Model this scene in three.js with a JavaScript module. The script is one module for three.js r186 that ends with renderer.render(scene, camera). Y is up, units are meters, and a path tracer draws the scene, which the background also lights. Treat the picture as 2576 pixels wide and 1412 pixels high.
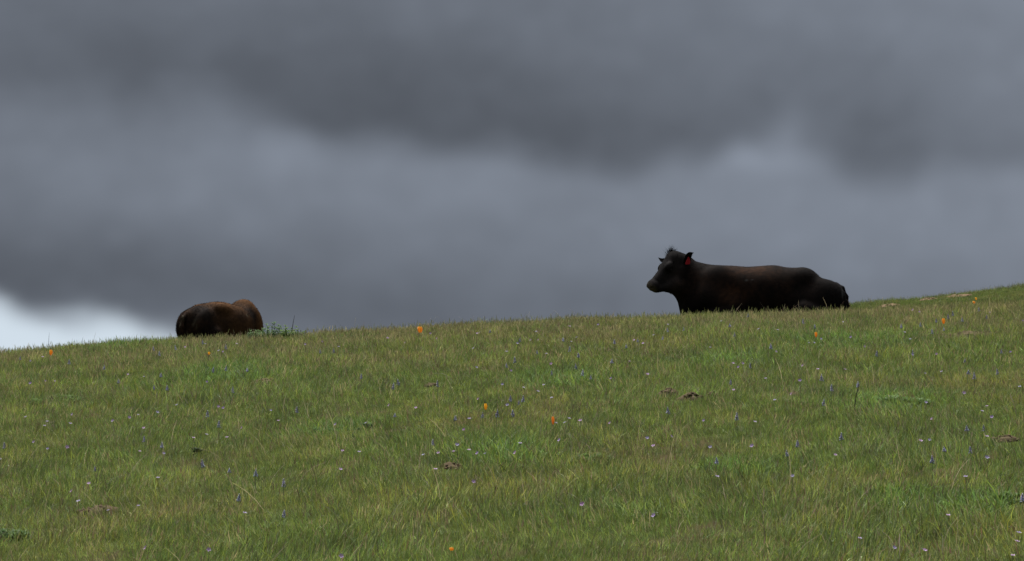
import * as THREE from 'three';
import { mergeGeometries } from 'three/addons/utils/BufferGeometryUtils.js';
import { MeshSurfaceSampler } from 'three/addons/math/MeshSurfaceSampler.js';
import { ImprovedNoise } from 'three/addons/math/ImprovedNoise.js';

// ------------------------------------------------------------------ camera, sky, sun, exposure
const W = 1024, H = 561, F = 3060;                       // focal length in pixels of the picture
const EYE = 1.6, PITCH = Math.atan(0.0988);
const EXPOSURE = 6;
const scene = new THREE.Scene();
const camera = new THREE.PerspectiveCamera(2 * Math.atan(H / 2 / F) * 180 / Math.PI, W / H, 0.1, 3000);
camera.position.set(0, EYE, 0);
camera.rotation.set(PITCH, 0, 0);
scene.add(camera);

const perlin = new ImprovedNoise();
const noise3 = (x, y, z) => perlin.noise(x, y, z);
const fbm = (x, y, z, o = 4) => { let a = 0.5, s = 0; for (let i = 0; i < o; i++) { s += a * noise3(x, y, z + i * 7.3); x *= 2.03; y *= 2.03; z *= 2.03; a *= 0.5; } return s; };
const clamp = (x, a, b) => Math.min(b, Math.max(a, x));
const sstep = (a, b, x) => { const t = clamp((x - a) / (b - a), 0, 1); return t * t * (3 - 2 * t); };
const lerp = (a, b, t) => a + (b - a) * t;
const lin = (v) => { v /= 255; return v <= 0.04045 ? v / 12.92 : Math.pow((v + 0.055) / 1.055, 2.4); };
function curve(pts, x) {                                  // smooth (Catmull-Rom) curve through [x, y] points
  if (x <= pts[0][0]) return pts[0][1];
  const n = pts.length;
  if (x >= pts[n - 1][0]) return pts[n - 1][1];
  let i = 0; while (x > pts[i + 1][0]) i++;
  const p1 = pts[i], p2 = pts[i + 1], p0 = pts[i - 1] ?? p1, p3 = pts[i + 2] ?? p2, h = p2[0] - p1[0], t = (x - p1[0]) / h;
  const m1 = p0 === p1 ? (p2[1] - p1[1]) / h : (p2[1] - p0[1]) / (p2[0] - p0[0]), m2 = p3 === p2 ? (p2[1] - p1[1]) / h : (p3[1] - p1[1]) / (p3[0] - p1[0]);
  const t2 = t * t, t3 = t2 * t;
  return (2 * t3 - 3 * t2 + 1) * p1[1] + (t3 - 2 * t2 + t) * h * m1 + (-2 * t3 + 3 * t2) * p2[1] + (t3 - t2) * h * m2;
}
{
  // storm cloud deck ahead of the viewer, by azimuth (columns, -9.6 to 9.6 degrees) and elevation (rows, 11 degrees downwards); grey levels
  const COLS = 8;
  const DARK_ROWS = [0, 100, 200, 300, 400], PALE_ROWS = [260, 400, 500, 600, 700, 760, 830];
  const grid = (rows) => rows.map((row) => row.map((v, i) => [i * 322, v]));
  const dark = grid([                                     // the upper bank
    [107, 106, 106, 107, 110, 114, 118, 122, 127],
    [102, 99, 97, 98, 103, 109, 112, 117, 124],
    [99, 95, 92, 93, 97, 104, 107, 113, 121],
    [100, 96, 92, 89, 90, 96, 103, 106, 116],
    [104, 98, 94, 90, 90, 92, 104, 100, 110],
  ]), pale = grid([                                       // the paler layers below it
    [111, 113, 116, 117, 122, 118, 124, 122, 120],
    [115, 120, 126, 123, 127, 120, 126, 122, 121],
    [115, 119, 122, 124, 126, 125, 128, 129, 129],
    [103, 107, 112, 117, 119, 123, 126, 128, 129],
    [92, 94, 100, 108, 110, 114, 118, 121, 122],
    [102, 97, 96, 101, 106, 110, 114, 116, 119],
    [122, 114, 107, 103, 105, 108, 112, 115, 119],
  ]);
  const bankEdge = [[-300, 230], [0, 225], [300, 245], [540, 232], [700, 300], [800, 338], [960, 346], [1100, 376], [1270, 374], [1420, 402], [1560, 432], [1680, 405], [1830, 378], [1960, 360], [2050, 400], [2140, 448], [2260, 455], [2400, 425], [2576, 440], [2900, 430]];
  const glowEdge = [[-600, 700], [-200, 730], [0, 758], [59, 785], [90, 800], [160, 804], [300, 800], [345, 820], [420, 836], [480, 856], [600, 930], [900, 1100]];
  const SW = 2048, SH = 1024, data = new Float32Array(SW * SH * 4);
  for (let r = 0; r < SH; r++) {
    const el = ((r + 0.5) / SH - 0.5) * Math.PI, y = Math.sin(el), ce = Math.cos(el);
    for (let c = 0; c < SW; c++) {
      const th = ((c + 0.5) / SW - 0.5) * 2 * Math.PI, dx = Math.cos(th) * ce, dz = Math.sin(th) * ce;
      const az = Math.atan2(dx, -dz);
      // the deck everywhere: broad soft rolls, brighter overhead
      const roll = fbm(dx * 3 + 5, y * 9 + dx, dz * 3, 5);
      let v = 112 + 42 * roll + 8 * Math.sin(el * 26 + 3 * roll);
      let glow = 0;
      if (el > -0.12 && el < 0.42 && Math.abs(az) < 0.42) {
        let px = 1288 + az * F * 2.5156, py = 706 - (Math.tan(el) - 0.0988) * F * 2.5156;
        const wx = fbm(px / 420, py / 260, 3.1, 4), wy = fbm(px / 420, py / 260, 9.7, 4);
        const qx = px + 70 * wx, qy = py + 45 * wy + 34 * fbm(px / 130, py / 110, 14.2, 4);
        const inside = (1 - sstep(0.16, 0.36, Math.abs(az))) * (1 - sstep(0.19, 0.36, el));
        const pick = (rows, cols, y2) => curve(rows.map((yy, i) => [yy, curve(cols[i], clamp(qx, 0, COLS * 322))]), clamp(y2, rows[0], rows[rows.length - 1]));
        const soft = lerp(85, 56, sstep(350, 800, qx)), under = sstep(-soft, soft, qy - curve(bankEdge, qx));
        let g = lerp(pick(DARK_ROWS, dark, qy), pick(PALE_ROWS, pale, qy), under);
        const blob = (x, y2, rx, ry, a) => { const u = (qx - x) / rx, w = (qy - y2) / ry; return a * Math.exp(-u * u - w * w); };
        g += blob(1880, 400, 70, 36, 14) + blob(1985, 330, 45, 70, 12) + blob(1690, 400, 50, 40, 8) + blob(740, 380, 110, 45, 5);
        g += 10 * fbm(px / 190, py / 120, 1.7, 5) + 5 * Math.abs(fbm(px / 120, py / 90, 6.2, 4)) * 2;
        g = g * 1.015 + 1;
        v = lerp(v, g, inside);
        const gx = px + 26 * wx, gy = py + 34 * fbm(px / 90, py / 60, 4.4, 4);
        glow = sstep(-34, 40, gy - curve(glowEdge, gx)) * (0.8 + 0.3 * sstep(0, 80, gy - curve(glowEdge, gx))) * inside;
        glow *= 1 - 0.16 * Math.exp(-(((gx - 165) / 40) ** 2) - ((gy - 826) / 14) ** 2);
        glow = Math.min(1, glow);
      }
      const up = sstep(0.34, 1.15, el);
      const k = 1 / EXPOSURE, bright = 2.1 * up * (0.85 + 0.5 * roll);
      const o = (r * SW + c) * 4;
      data[o] = k * (lerp(lin(v * 0.946), lin(209), glow) + bright * 0.97);
      data[o + 1] = k * (lerp(lin(v * 1.003), lin(222), glow) + bright);
      data[o + 2] = k * (lerp(lin(v * 1.095), lin(233), glow) + bright * 1.04);
      data[o + 3] = 1;
    }
  }
  const sky = new THREE.DataTexture(data, SW, SH, THREE.RGBAFormat, THREE.FloatType);
  sky.mapping = THREE.EquirectangularReflectionMapping;
  sky.magFilter = THREE.LinearFilter; sky.minFilter = THREE.LinearFilter;
  sky.needsUpdate = true;
  scene.background = sky; scene.environment = sky;
}
const sun = new THREE.DirectionalLight(new THREE.Color(1, 0.965, 0.91), 1.5);
sun.position.set(-8, 62, -46); sun.target.position.set(0, 4, -26);
sun.castShadow = true; sun.shadow.radius = 42;
Object.assign(sun.shadow.camera, { left: -40, right: 40, top: 40, bottom: -40, near: 1, far: 150 });
sun.shadow.mapSize.set(2048, 2048);
scene.add(sun, sun.target);

const renderer = new THREE.WebGLRenderer({ antialias: true });
renderer.setSize(W, H);
renderer.toneMapping = THREE.LinearToneMapping;
renderer.toneMappingExposure = EXPOSURE;
renderer.shadowMap.enabled = true;

// ------------------------------------------------------------------ helpers
let seed = 12345;
const rnd = () => { seed = (seed + 0x6d2b79f5) | 0; let t = Math.imul(seed ^ (seed >>> 15), 1 | seed); t = (t + Math.imul(t ^ (t >>> 7), 61 | t)) ^ t; return ((t ^ (t >>> 14)) >>> 0) / 4294967296; };
const rr = (a, b) => a + (b - a) * rnd();
const names = {};
const numbered = (n) => { const k = names[n] = (names[n] ?? -1) + 1; return k ? n + '_' + String(k).padStart(3, '0') : n; };
function tag(o, label, category, group, kind) { o.userData = { label, category }; if (group) o.userData.group = group; if (kind) o.userData.kind = kind; return o; }
function part(name, geo, mat, parent) { const m = new THREE.Mesh(geo, mat); m.name = name; m.castShadow = m.receiveShadow = true; parent.add(m); return m; }
function buildGeo(pos, idx, col, nor) {
  const g = new THREE.BufferGeometry();
  g.setAttribute('position', new THREE.Float32BufferAttribute(pos, 3));
  if (col) g.setAttribute('color', new THREE.Float32BufferAttribute(col, 3));
  g.setIndex(idx);
  if (nor) g.setAttribute('normal', new THREE.Float32BufferAttribute(nor, 3)); else g.computeVertexNormals();
  return g;
}
class Sheaf {                                             // blades, stems and petals with vertex colours, joined into one geometry
  constructor() { this.p = []; this.i = []; this.c = []; }
  v(x, y, z, c) { this.p.push(x, y, z); this.c.push(...c); return this.p.length / 3 - 1; }
  // a tapering ribbon: base point, azimuth of the lean, height, lean, width, colour, steps, turn of the flat side
  blade(bx, by, bz, az, h, lean, w, c, steps = 2, turn = az + Math.PI / 2, tip = 0) {
    const cx = Math.cos(az), sz = Math.sin(az), wx = Math.cos(turn) * w / 2, wz = Math.sin(turn) * w / 2;
    let a, b;
    for (let k = 0; k <= steps; k++) {
      const s = k / steps, y = by + h * s * (1 - 0.28 * lean * s), o = h * lean * s * (0.35 + 0.65 * s), t = k === steps ? tip : 1 - 0.35 * s;
      const x = bx + cx * o, z = bz + sz * o;
      if (k === steps && !tip) { const e = this.v(x, y, z, c); this.i.push(a, b, e); return [x, y, z]; }
      const na = this.v(x - wx * t, y, z - wz * t, c), nb = this.v(x + wx * t, y, z + wz * t, c);
      if (k) this.i.push(a, b, nb, a, nb, na);
      a = na; b = nb;
      if (k === steps) return [x, y, z];
    }
  }
  tri(a, b, c, col) { const k = this.v(...a, col); this.v(...b, col); this.v(...c, col); this.i.push(k, k + 1, k + 2); }
  quad(a, b, c, d, col) { const k = this.v(...a, col); this.v(...b, col); this.v(...c, col); this.v(...d, col); this.i.push(k, k + 1, k + 2, k, k + 2, k + 3); }
  blob(x, y, z, rx, ry, c) {                              // small eight-sided bud
    const t = [[x, y + ry, z], [x + rx, y, z], [x, y, z + rx], [x - rx, y, z], [x, y, z - rx], [x, y - ry, z]].map((q) => this.v(...q, c));
    for (let k = 1; k <= 4; k++) { const n = t[k % 4 + 1]; this.i.push(t[0], n, t[k], t[5], t[k], n); }
  }
  geo() { return buildGeo(this.p, this.i, this.c); }
}

// ------------------------------------------------------------------ the hill
// height of the crest across the slope: picture column of the skyline -> its row, turned into metres at the crest's 29 m
const CREST = 29;
const crestRows = [[-220, 384], [-100, 371], [0, 360], [119, 351], [302, 343], [417, 337], [556, 328], [684, 322], [760, 320.5], [848, 318.5], [940, 314], [1024, 309], [1150, 303]];
const crest = crestRows.map(([px, py]) => [(px - W / 2) / F * CREST, CREST * (0.0988 + (H / 2 - py) / F - 0.0872)]);
const smax = (a, b, k) => { const h = Math.max(k - Math.abs(a - b), 0) / k; return Math.max(a, b) + h * h * k * 0.25; };
function ground(x, z, fine = true) {
  const d = -z;
  const side = curve(crest, x) + 0.05 * Math.min(0, x + 7) + 0.03 * Math.max(0, x - 6.1);
  const over = Math.max(0, d - 22);
  let near = 0.15 * d + side * sstep(-30, 20, d) - 0.00448 * over * over;
  if (d > 62) near = 0.15 * 62 + side - 0.00448 * 1600 - 0.2 * (d - 62);
  const ridge = 7.96 + 0.112 * (x - 8.28) - 0.0045 * (d - 75) * (d - 75) + 0.12 * noise3(x * 0.13, d * 0.1, 2.2) + 0.05 * noise3(x * 0.5, d * 0.3, 2.2);
  let h = smax(smax(near, ridge, 0.7), -6 + 1.5 * noise3(x * 0.01, d * 0.01, 0.5), 3);
  if (fine) h += 0.05 * noise3(x * 0.45, d * 0.22, 0.3) + 0.038 * noise3(x * 1.3, d * 0.7, 5.3) + 0.014 * noise3(x * 3.5, d * 2.4, 8.1);
  return h;
}
// where the sight line through a picture point meets the ground, lifted by some centimetres of stem
const cosP = Math.cos(PITCH), sinP = Math.sin(PITCH);
function at(px, py, lift = 0, from = 8) {
  const a = (px - W / 2) / F, b = (H / 2 - py) / F, dy = sinP + b * cosP, dz = -(cosP - b * sinP);
  let t0 = from;
  for (let t = from; t < 90; t += 0.04) {
    if (EYE + dy * t <= ground(a * t, dz * t) + lift) {
      let lo = t0, hi = t;
      for (let k = 0; k < 12; k++) { const m = (lo + hi) / 2; if (EYE + dy * m <= ground(a * m, dz * m) + lift) hi = m; else lo = m; }
      return new THREE.Vector3(a * hi, ground(a * hi, dz * hi), dz * hi);
    }
    t0 = t;
  }
  return at(px, py + 2, lift, from);                     // above the skyline: the nearest ground below it
}

const lush = [];                                          // patches of taller, greener growth: x, z, radius
const bare = [];                                          // bare soil: x, z, radius
{
  const axis = (stops) => { const out = []; for (let i = 0; i + 1 < stops.length; i++) { const [a, s] = stops[i], b = stops[i + 1][0]; const n = Math.max(1, Math.round((b - a) / s)); for (let k = 0; k < n; k++) out.push(a + (b - a) * k / n); } out.push(stops[stops.length - 1][0]); return out; };
  const xs = axis([[-600, 60], [-120, 12], [-24, 1.5], [-9, 0.13], [9, 0.3], [18, 1.5], [30, 12], [120, 60], [600, 1]]);
  const ds = axis([[-300, 40], [-60, 6], [-4, 1], [6, 0.14], [48, 0.4], [92, 4], [140, 30], [600, 60], [900, 1]]);
  const pos = [], col = [], idx = [];
  for (const d of ds) for (const x of xs) {
    pos.push(x, ground(x, -d), -d);
    const n = fbm(x * 1.3, d * 0.9, 4.4), m = fbm(x * 6, d * 6, 1.4, 3), far = sstep(40, 60, d);
    const soil = sstep(0.12, 0.3, n + 0.5 * m) * (1 - 0.6 * far), k = 1 + 0.7 * m;
    col.push(lerp(0.026, 0.036, soil) * k, lerp(0.034, 0.03, soil) * k, lerp(0.009, 0.015, soil) * k);
  }
  const nx = xs.length;
  for (let j = 0; j + 1 < ds.length; j++) for (let i = 0; i + 1 < nx; i++) { const a = j * nx + i; idx.push(a, a + 1, a + nx + 1, a, a + nx + 1, a + nx); }
  const g = part('ground', buildGeo(pos, idx, col), new THREE.MeshPhysicalMaterial({ vertexColors: true, roughness: 1, specularIntensity: 0 }), scene);
  g.userData = { kind: 'structure' };
}

// ------------------------------------------------------------------ animals: one smooth surface from a distance field
function surfaceNets(f, lo, hi, cell) {
  const n = [0, 1, 2].map((k) => Math.ceil((hi[k] - lo[k]) / cell) + 1), [nx, ny, nz] = n, B = 6;
  const val = new Float32Array(nx * ny * nz).fill(1);
  const rad = B * cell * 0.87 * 1.5 + 0.02;
  for (let bz = 0; bz < nz; bz += B) for (let by = 0; by < ny; by += B) for (let bx = 0; bx < nx; bx += B) {
    const c = f(lo[0] + (bx + B / 2) * cell, lo[1] + (by + B / 2) * cell, lo[2] + (bz + B / 2) * cell), skip = Math.abs(c) > rad;
    for (let z = bz; z < Math.min(nz, bz + B); z++) for (let y = by; y < Math.min(ny, by + B); y++) for (let x = bx; x < Math.min(nx, bx + B); x++)
      val[(z * ny + y) * nx + x] = skip ? c : f(lo[0] + x * cell, lo[1] + y * cell, lo[2] + z * cell);
  }
  const vert = new Int32Array(nx * ny * nz).fill(-1), pos = [], idx = [];
  const off = [0, 1, nx, nx + 1, nx * ny, nx * ny + 1, nx * ny + nx, nx * ny + nx + 1];
  const edges = []; for (let a = 0; a < 8; a++) for (const b of [1, 2, 4]) if (!(a & b)) edges.push([a, a | b]);
  for (let z = 0; z + 1 < nz; z++) for (let y = 0; y + 1 < ny; y++) for (let x = 0; x + 1 < nx; x++) {
    const o = (z * ny + y) * nx + x; let mask = 0;
    for (let k = 0; k < 8; k++) if (val[o + off[k]] < 0) mask |= 1 << k;
    if (mask === 0 || mask === 255) continue;
    let sx = 0, sy = 0, sz = 0, m = 0;
    for (const [a, b] of edges) {
      const va = val[o + off[a]], vb = val[o + off[b]];
      if (va < 0 === vb < 0) continue;
      const t = va / (va - vb); m++;
      sx += (a & 1) + t * ((b & 1) - (a & 1)); sy += ((a >> 1) & 1) + t * (((b >> 1) & 1) - ((a >> 1) & 1)); sz += (a >> 2) + t * ((b >> 2) - (a >> 2));
    }
    vert[o] = pos.length / 3;
    pos.push(lo[0] + (x + sx / m) * cell, lo[1] + (y + sy / m) * cell, lo[2] + (z + sz / m) * cell);
  }
  const step = [1, nx, nx * ny];
  for (let z = 1; z + 1 < nz; z++) for (let y = 1; y + 1 < ny; y++) for (let x = 1; x + 1 < nx; x++) {
    const o = (z * ny + y) * nx + x;
    for (let k = 0; k < 3; k++) {
      const inside = val[o] < 0;
      if (inside === val[o + step[k]] < 0) continue;
      const u = step[(k + 1) % 3], w = step[(k + 2) % 3], q = [vert[o], vert[o - u], vert[o - u - w], vert[o - w]];
      if (q.some((e) => e < 0)) continue;
      if (inside) idx.push(q[0], q[1], q[2], q[0], q[2], q[3]); else idx.push(q[0], q[2], q[1], q[0], q[3], q[2]);
    }
  }
  const nor = [], e = cell * 0.7;
  for (let k = 0; k < pos.length; k += 3) {
    const [x, y, z] = pos.slice(k, k + 3);
    const a = f(x + e, y, z) - f(x - e, y, z), b = f(x, y + e, z) - f(x, y - e, z), c = f(x, y, z + e) - f(x, y, z - e), l = Math.hypot(a, b, c) || 1;
    nor.push(a / l, b / l, c / l);
  }
  return { pos, idx, nor };
}
// primitives of the field; each is [function(x, y, z), softness of its join]
const ell = (c, r, k = 0.05) => [(x, y, z) => { const a = (x - c[0]) / r[0], b = (y - c[1]) / r[1], d = (z - c[2]) / r[2], k0 = Math.sqrt(a * a + b * b + d * d), k1 = Math.sqrt((a / r[0]) ** 2 + (b / r[1]) ** 2 + (d / r[2]) ** 2) || 1e-6; return k0 * (k0 - 1) / k1; }, k];
const cap = (a, ra, b, rb, k = 0.05, sz = 1) => {         // tapered capsule, sz narrows it sideways
  const bx = b[0] - a[0], by = b[1] - a[1], bz = (b[2] - a[2]) / sz, l = bx * bx + by * by + bz * bz || 1e-9;
  return [(x, y, z) => { const px = x - a[0], py = y - a[1], pz = (z - a[2]) / sz, t = clamp((px * bx + py * by + pz * bz) / l, 0, 1); return (Math.hypot(px - bx * t, py - by * t, pz - bz * t) - lerp(ra, rb, t)) * (0.5 + 0.5 * sz); }, k];
};
const chain = (pts, k, sz) => pts.slice(1).map((p, i) => cap(pts[i].slice(0, 3), pts[i][3], p.slice(0, 3), p[3], k, sz));
function loft(st, k = 0.05) {                             // trunk through stations [x, top, bottom, half width]
  const top = st.map((s) => [s[0], s[1]]), bot = st.map((s) => [s[0], s[2]]), wid = st.map((s) => [s[0], s[3]]), x0 = st[0][0], x1 = st[st.length - 1][0];
  return [(x, y, z) => {
    const c = clamp(x, x0, x1), t = curve(top, c), b = curve(bot, c), w = Math.max(0.02, curve(wid, c)), ry = Math.max(0.02, (t - b) / 2), u = Math.abs((y - (t + b) / 2) / ry), v = Math.abs(z / w);
    const q = Math.pow(Math.pow(u, 2.25) + Math.pow(v, 2.25), 1 / 2.25), side = (q - 1) * Math.min(ry, w) , e = x - c;
    return side > 0 ? Math.hypot(side, e) : e ? Math.abs(e) : side;
  }, k];
}
const field = (prims) => (x, y, z) => {
  let d = 1e3;
  for (const [f, k] of prims) { const v = f(x, y, z), h = Math.max(k - Math.abs(d - v), 0) / k; d = Math.min(d, v) - h * h * k * 0.25; }
  return d;
};
// an ear: curved leaf with thickness through centre points [x, y, z, half width], cupped towards "cup"
function earGeo(pts, across, cup, thick) {
  const C = new THREE.CatmullRomCurve3(pts.map((p) => new THREE.Vector3(...p))), N = 12, M = 6, pos = [], idx = [];
  const wid = pts.map((p, i) => [i / (pts.length - 1), p[3]]), A = new THREE.Vector3(...across).normalize(), K = new THREE.Vector3(...cup).normalize();
  for (const s of [1, -1]) for (let i = 0; i <= N; i++) {
    const t = i / N, p = C.getPoint(t), w = curve(wid, t);
    for (let j = 0; j <= M; j++) { const u = j / M * 2 - 1, q = p.clone().addScaledVector(A, u * w).addScaledVector(K, u * u * w * 0.55 + s * thick * (1 - u * u) * (1 - t * 0.7)); pos.push(q.x, q.y, q.z); }
  }
  const o = (N + 1) * (M + 1);
  for (let i = 0; i < N; i++) for (let j = 0; j < M; j++) { const a = i * (M + 1) + j, b = a + M + 1; idx.push(a, b, b + 1, a, b + 1, a + 1, o + a, o + b + 1, o + b, o + a, o + a + 1, o + b + 1); }
  return { pos, idx };
}
function joinBody(sn, ears, colour) {
  const geos = [buildGeo(sn.pos, sn.idx, null, sn.nor), ...ears.map((e) => buildGeo(e.pos, e.idx))];
  const g = mergeGeometries(geos), p = g.attributes.position, n = g.attributes.normal, col = [];
  for (let i = 0; i < p.count; i++) col.push(...colour(p.getX(i), p.getY(i), p.getZ(i), n.getX(i), n.getY(i), n.getZ(i)));
  g.setAttribute('color', new THREE.Float32BufferAttribute(col, 3));
  return g;
}
const coatMat = new THREE.MeshPhysicalMaterial({ vertexColors: true, roughness: 0.8, specularIntensity: 0.04, side: THREE.DoubleSide });
const hairMat = new THREE.MeshPhysicalMaterial({ vertexColors: true, roughness: 0.75, specularIntensity: 0.04, side: THREE.DoubleSide });
// short coat over a body: thin hairs lying towards the tail
function coat(body, count, len, lay, parent) {
  const smp = new MeshSurfaceSampler(body).setRandomGenerator(rnd).build(), s = new Sheaf(), p = new THREE.Vector3(), n = new THREE.Vector3(), c = new THREE.Color(), L = new THREE.Vector3(...lay);
  for (let k = 0; k < count; k++) {
    smp.sample(p, n, c);
    const l = len * rr(0.6, 1.4), dir = n.clone().multiplyScalar(0.75).add(L).add(new THREE.Vector3(rr(-0.4, 0.4), rr(-0.4, 0.2), rr(-0.4, 0.4))).normalize(), side = dir.clone().cross(n).normalize().multiplyScalar(0.0022);
    const q = p.clone().addScaledVector(n, -0.003), e = q.clone().addScaledVector(dir, l), m = rr(0.75, 1.5), cc = [c.r * m, c.g * m, c.b * m];
    s.tri([q.x - side.x, q.y - side.y, q.z - side.z], [q.x + side.x, q.y + side.y, q.z + side.z], [e.x, e.y, e.z], cc);
  }
  const o = part('coat_hair', s.geo(), hairMat, parent); o.userData = { kind: 'stuff' };
  return o;
}

{ // black cow lying on the crest: facing left, head turned a little to the viewer
  const S = 992, X = (px) => (px - 1500) / S, Y = (py) => (950 - py) / S;
  const P = (px, py, z, r) => [X(px), Y(py), z, r].slice(0, r === undefined ? 3 : 4);
  const st = [[600, 540, 850, 0.10], [680, 440, 930, 0.16], [780, 352, 950, 0.21], [900, 317, 957, 0.25], [1040, 302, 957, 0.265], [1170, 306, 957, 0.29], [1300, 316, 957, 0.32], [1450, 308, 957, 0.345], [1600, 300, 957, 0.345], [1720, 322, 957, 0.32], [1840, 356, 957, 0.3], [1920, 357, 957, 0.29], [2000, 384, 957, 0.28], [2100, 440, 957, 0.27], [2210, 488, 957, 0.25], [2290, 498, 950, 0.22], [2345, 540, 940, 0.18], [2385, 620, 920, 0.12], [2402, 700, 880, 0.06]];
  const prims = [
    loft(st.map(([x, t, b, w]) => [X(x), Y(t), Y(b), w])),
    cap(P(870, 590, 0), 0.265, P(615, 395, 0.02), 0.185, 0.10, 0.8),
    cap(P(585, 600, 0.02), 0.07, P(690, 800, 0.02), 0.13, 0.09, 0.55),
    ell(P(980, 580, 0.17), [0.2, 0.25, 0.11], 0.08), ell(P(980, 580, -0.17), [0.2, 0.25, 0.11], 0.08),
    cap(P(860, 700, 0.17), 0.11, P(1110, 790, 0.23), 0.09, 0.14), cap(P(860, 700, -0.17), 0.11, P(1110, 790, -0.23), 0.09, 0.14),
    ell(P(1905, 452, 0.15), [0.13, 0.085, 0.1], 0.16), ell(P(1905, 452, -0.15), [0.13, 0.085, 0.1], 0.16),
    ell(P(2130, 715, 0.2), [0.25, 0.245, 0.15], 0.07), ell(P(2130, 715, -0.2), [0.25, 0.245, 0.15], 0.07),
    ell(P(1930, 800, 0.24), [0.17, 0.17, 0.1], 0.12),
    ...chain([P(2280, 525, 0.06, 0.03), P(2340, 570, 0.13, 0.026), P(2380, 660, 0.12, 0.026), P(2385, 760, 0.12, 0.034), P(2365, 860, 0.13, 0.03)], 0.03),
  ];
  for (const s of [1, -1]) {
    prims.push(...chain([P(1100, 840, 0.27 * s, 0.08), P(790, 890, 0.27 * s, 0.055), P(770, 925, 0.26 * s, 0.05), P(960, 940, 0.24 * s, 0.04), P(1010, 945, 0.24 * s, 0.045)], 0.03));
    prims.push(...chain([P(1900, 820, 0.32 * s, 0.1), P(2230, 890, 0.33 * s, 0.055), P(2000, 935, 0.4 * s, 0.04), P(1930, 940, 0.4 * s, 0.045)], 0.03));
  }
  const yaw = 27 * Math.PI / 180, dip = 50 * Math.PI / 180, Fw = [-Math.cos(yaw), 0, Math.sin(yaw)], poll = P(455, 180, 0.04);
  const t = [Fw[0] * Math.cos(dip), -Math.sin(dip), Fw[2] * Math.cos(dip)], n = [Fw[0] * Math.sin(dip), Math.cos(dip), Fw[2] * Math.sin(dip)], w = [Math.sin(yaw), 0, Math.cos(yaw)];
  const hp = (a, b, c) => [0, 1, 2].map((k) => poll[k] + t[k] * a + n[k] * b + w[k] * c);
  const inHead = (pr) => [(x, y, z) => { const a = x - poll[0], b = y - poll[1], c = z - poll[2]; return pr[0](a * t[0] + b * t[1] + c * t[2], a * n[0] + b * n[1] + c * n[2], a * w[0] + b * w[1] + c * w[2]); }, pr[1]];
  prims.push(...[
    ell([0.1, -0.1, 0], [0.14, 0.11, 0.1], 0.05), ell([0.01, -0.045, 0], [0.085, 0.07, 0.085], 0.05), ell([0.13, -0.045, 0], [0.12, 0.045, 0.085], 0.03),
    ell([0.155, -0.04, 0.08], [0.055, 0.04, 0.035], 0.025), ell([0.155, -0.04, -0.08], [0.055, 0.04, 0.035], 0.025),
    cap([0.16, -0.085, 0], 0.082, [0.39, -0.052, 0], 0.052, 0.03, 0.95), cap([0.1, -0.19, 0.035], 0.075, [0.37, -0.105, 0.01], 0.042, 0.04), cap([0.1, -0.19, -0.035], 0.075, [0.37, -0.105, -0.01], 0.042, 0.04),
    ell([0.425, -0.058, 0], [0.056, 0.068, 0.076], 0.03), ell([0.41, -0.12, 0], [0.052, 0.038, 0.055], 0.025),
    ell([0.445, -0.035, 0.042], [0.022, 0.02, 0.022], 0.015), ell([0.445, -0.035, -0.042], [0.022, 0.02, 0.022], 0.015),
  ].map(inHead));
  prims.push(ell(P(565, 245, 0.03), [0.1, 0.075, 0.085], 0.07));
  prims.push(cap(P(345, 570, 0.13), 0.032, P(520, 530, 0.09), 0.1, 0.04), cap(P(520, 530, 0.06), 0.1, P(600, 560, 0.03), 0.13, 0.05));
  const f0 = field(prims), nostril = [1, -1].map((s) => inHead(ell([0.462, -0.045, 0.042 * s], [0.02, 0.012, 0.015], 0.01))[0]);
  const f = (x, y, z) => { let d = f0(x, y, z); if (x < -1) for (const q of nostril) d = Math.max(d, -q(x, y, z)); return d; };
  const sn = surfaceNets(f, [X(150), Y(975), -0.52], [X(2470), Y(90), 0.52], 0.0095);
  const ears = [
    earGeo([P(600, 300, 0.11, 0.022), P(625, 250, 0.15, 0.04), P(645, 195, 0.18, 0.036), P(672, 172, 0.18, 0.022), P(706, 178, 0.17, 0.002)], [1, -0.35, -0.5], [0.3, -0.5, 0.8], 0.012),
    earGeo([P(440, 238, -0.12, 0.026), P(400, 228, -0.17, 0.027), P(366, 216, -0.22, 0.02), P(334, 186, -0.25, 0.002)], [0.25, 1, -0.2], [-0.3, 0, 1], 0.012),
  ];
  const muz = hp(0.46, -0.06, 0.0);
  const colour = (x, y, z) => {
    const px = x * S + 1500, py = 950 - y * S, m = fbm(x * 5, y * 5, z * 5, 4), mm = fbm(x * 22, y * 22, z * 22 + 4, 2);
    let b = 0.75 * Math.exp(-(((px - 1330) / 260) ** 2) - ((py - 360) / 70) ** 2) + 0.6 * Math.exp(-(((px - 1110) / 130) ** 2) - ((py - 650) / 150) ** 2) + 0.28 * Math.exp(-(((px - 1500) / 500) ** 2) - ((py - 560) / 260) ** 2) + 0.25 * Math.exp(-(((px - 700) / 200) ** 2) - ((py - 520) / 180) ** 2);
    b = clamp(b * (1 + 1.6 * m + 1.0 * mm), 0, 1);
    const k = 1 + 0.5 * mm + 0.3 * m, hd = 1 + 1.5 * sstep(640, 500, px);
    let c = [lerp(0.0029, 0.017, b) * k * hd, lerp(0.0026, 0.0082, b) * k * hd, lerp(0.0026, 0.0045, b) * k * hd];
    const dm = Math.hypot(x - muz[0], y - muz[1], z - muz[2]), g = (1 - sstep(0.05, 0.085, dm)) * 0.95;
    c = [lerp(c[0], 0.056, g), lerp(c[1], 0.047, g), lerp(c[2], 0.037, g)];
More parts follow.
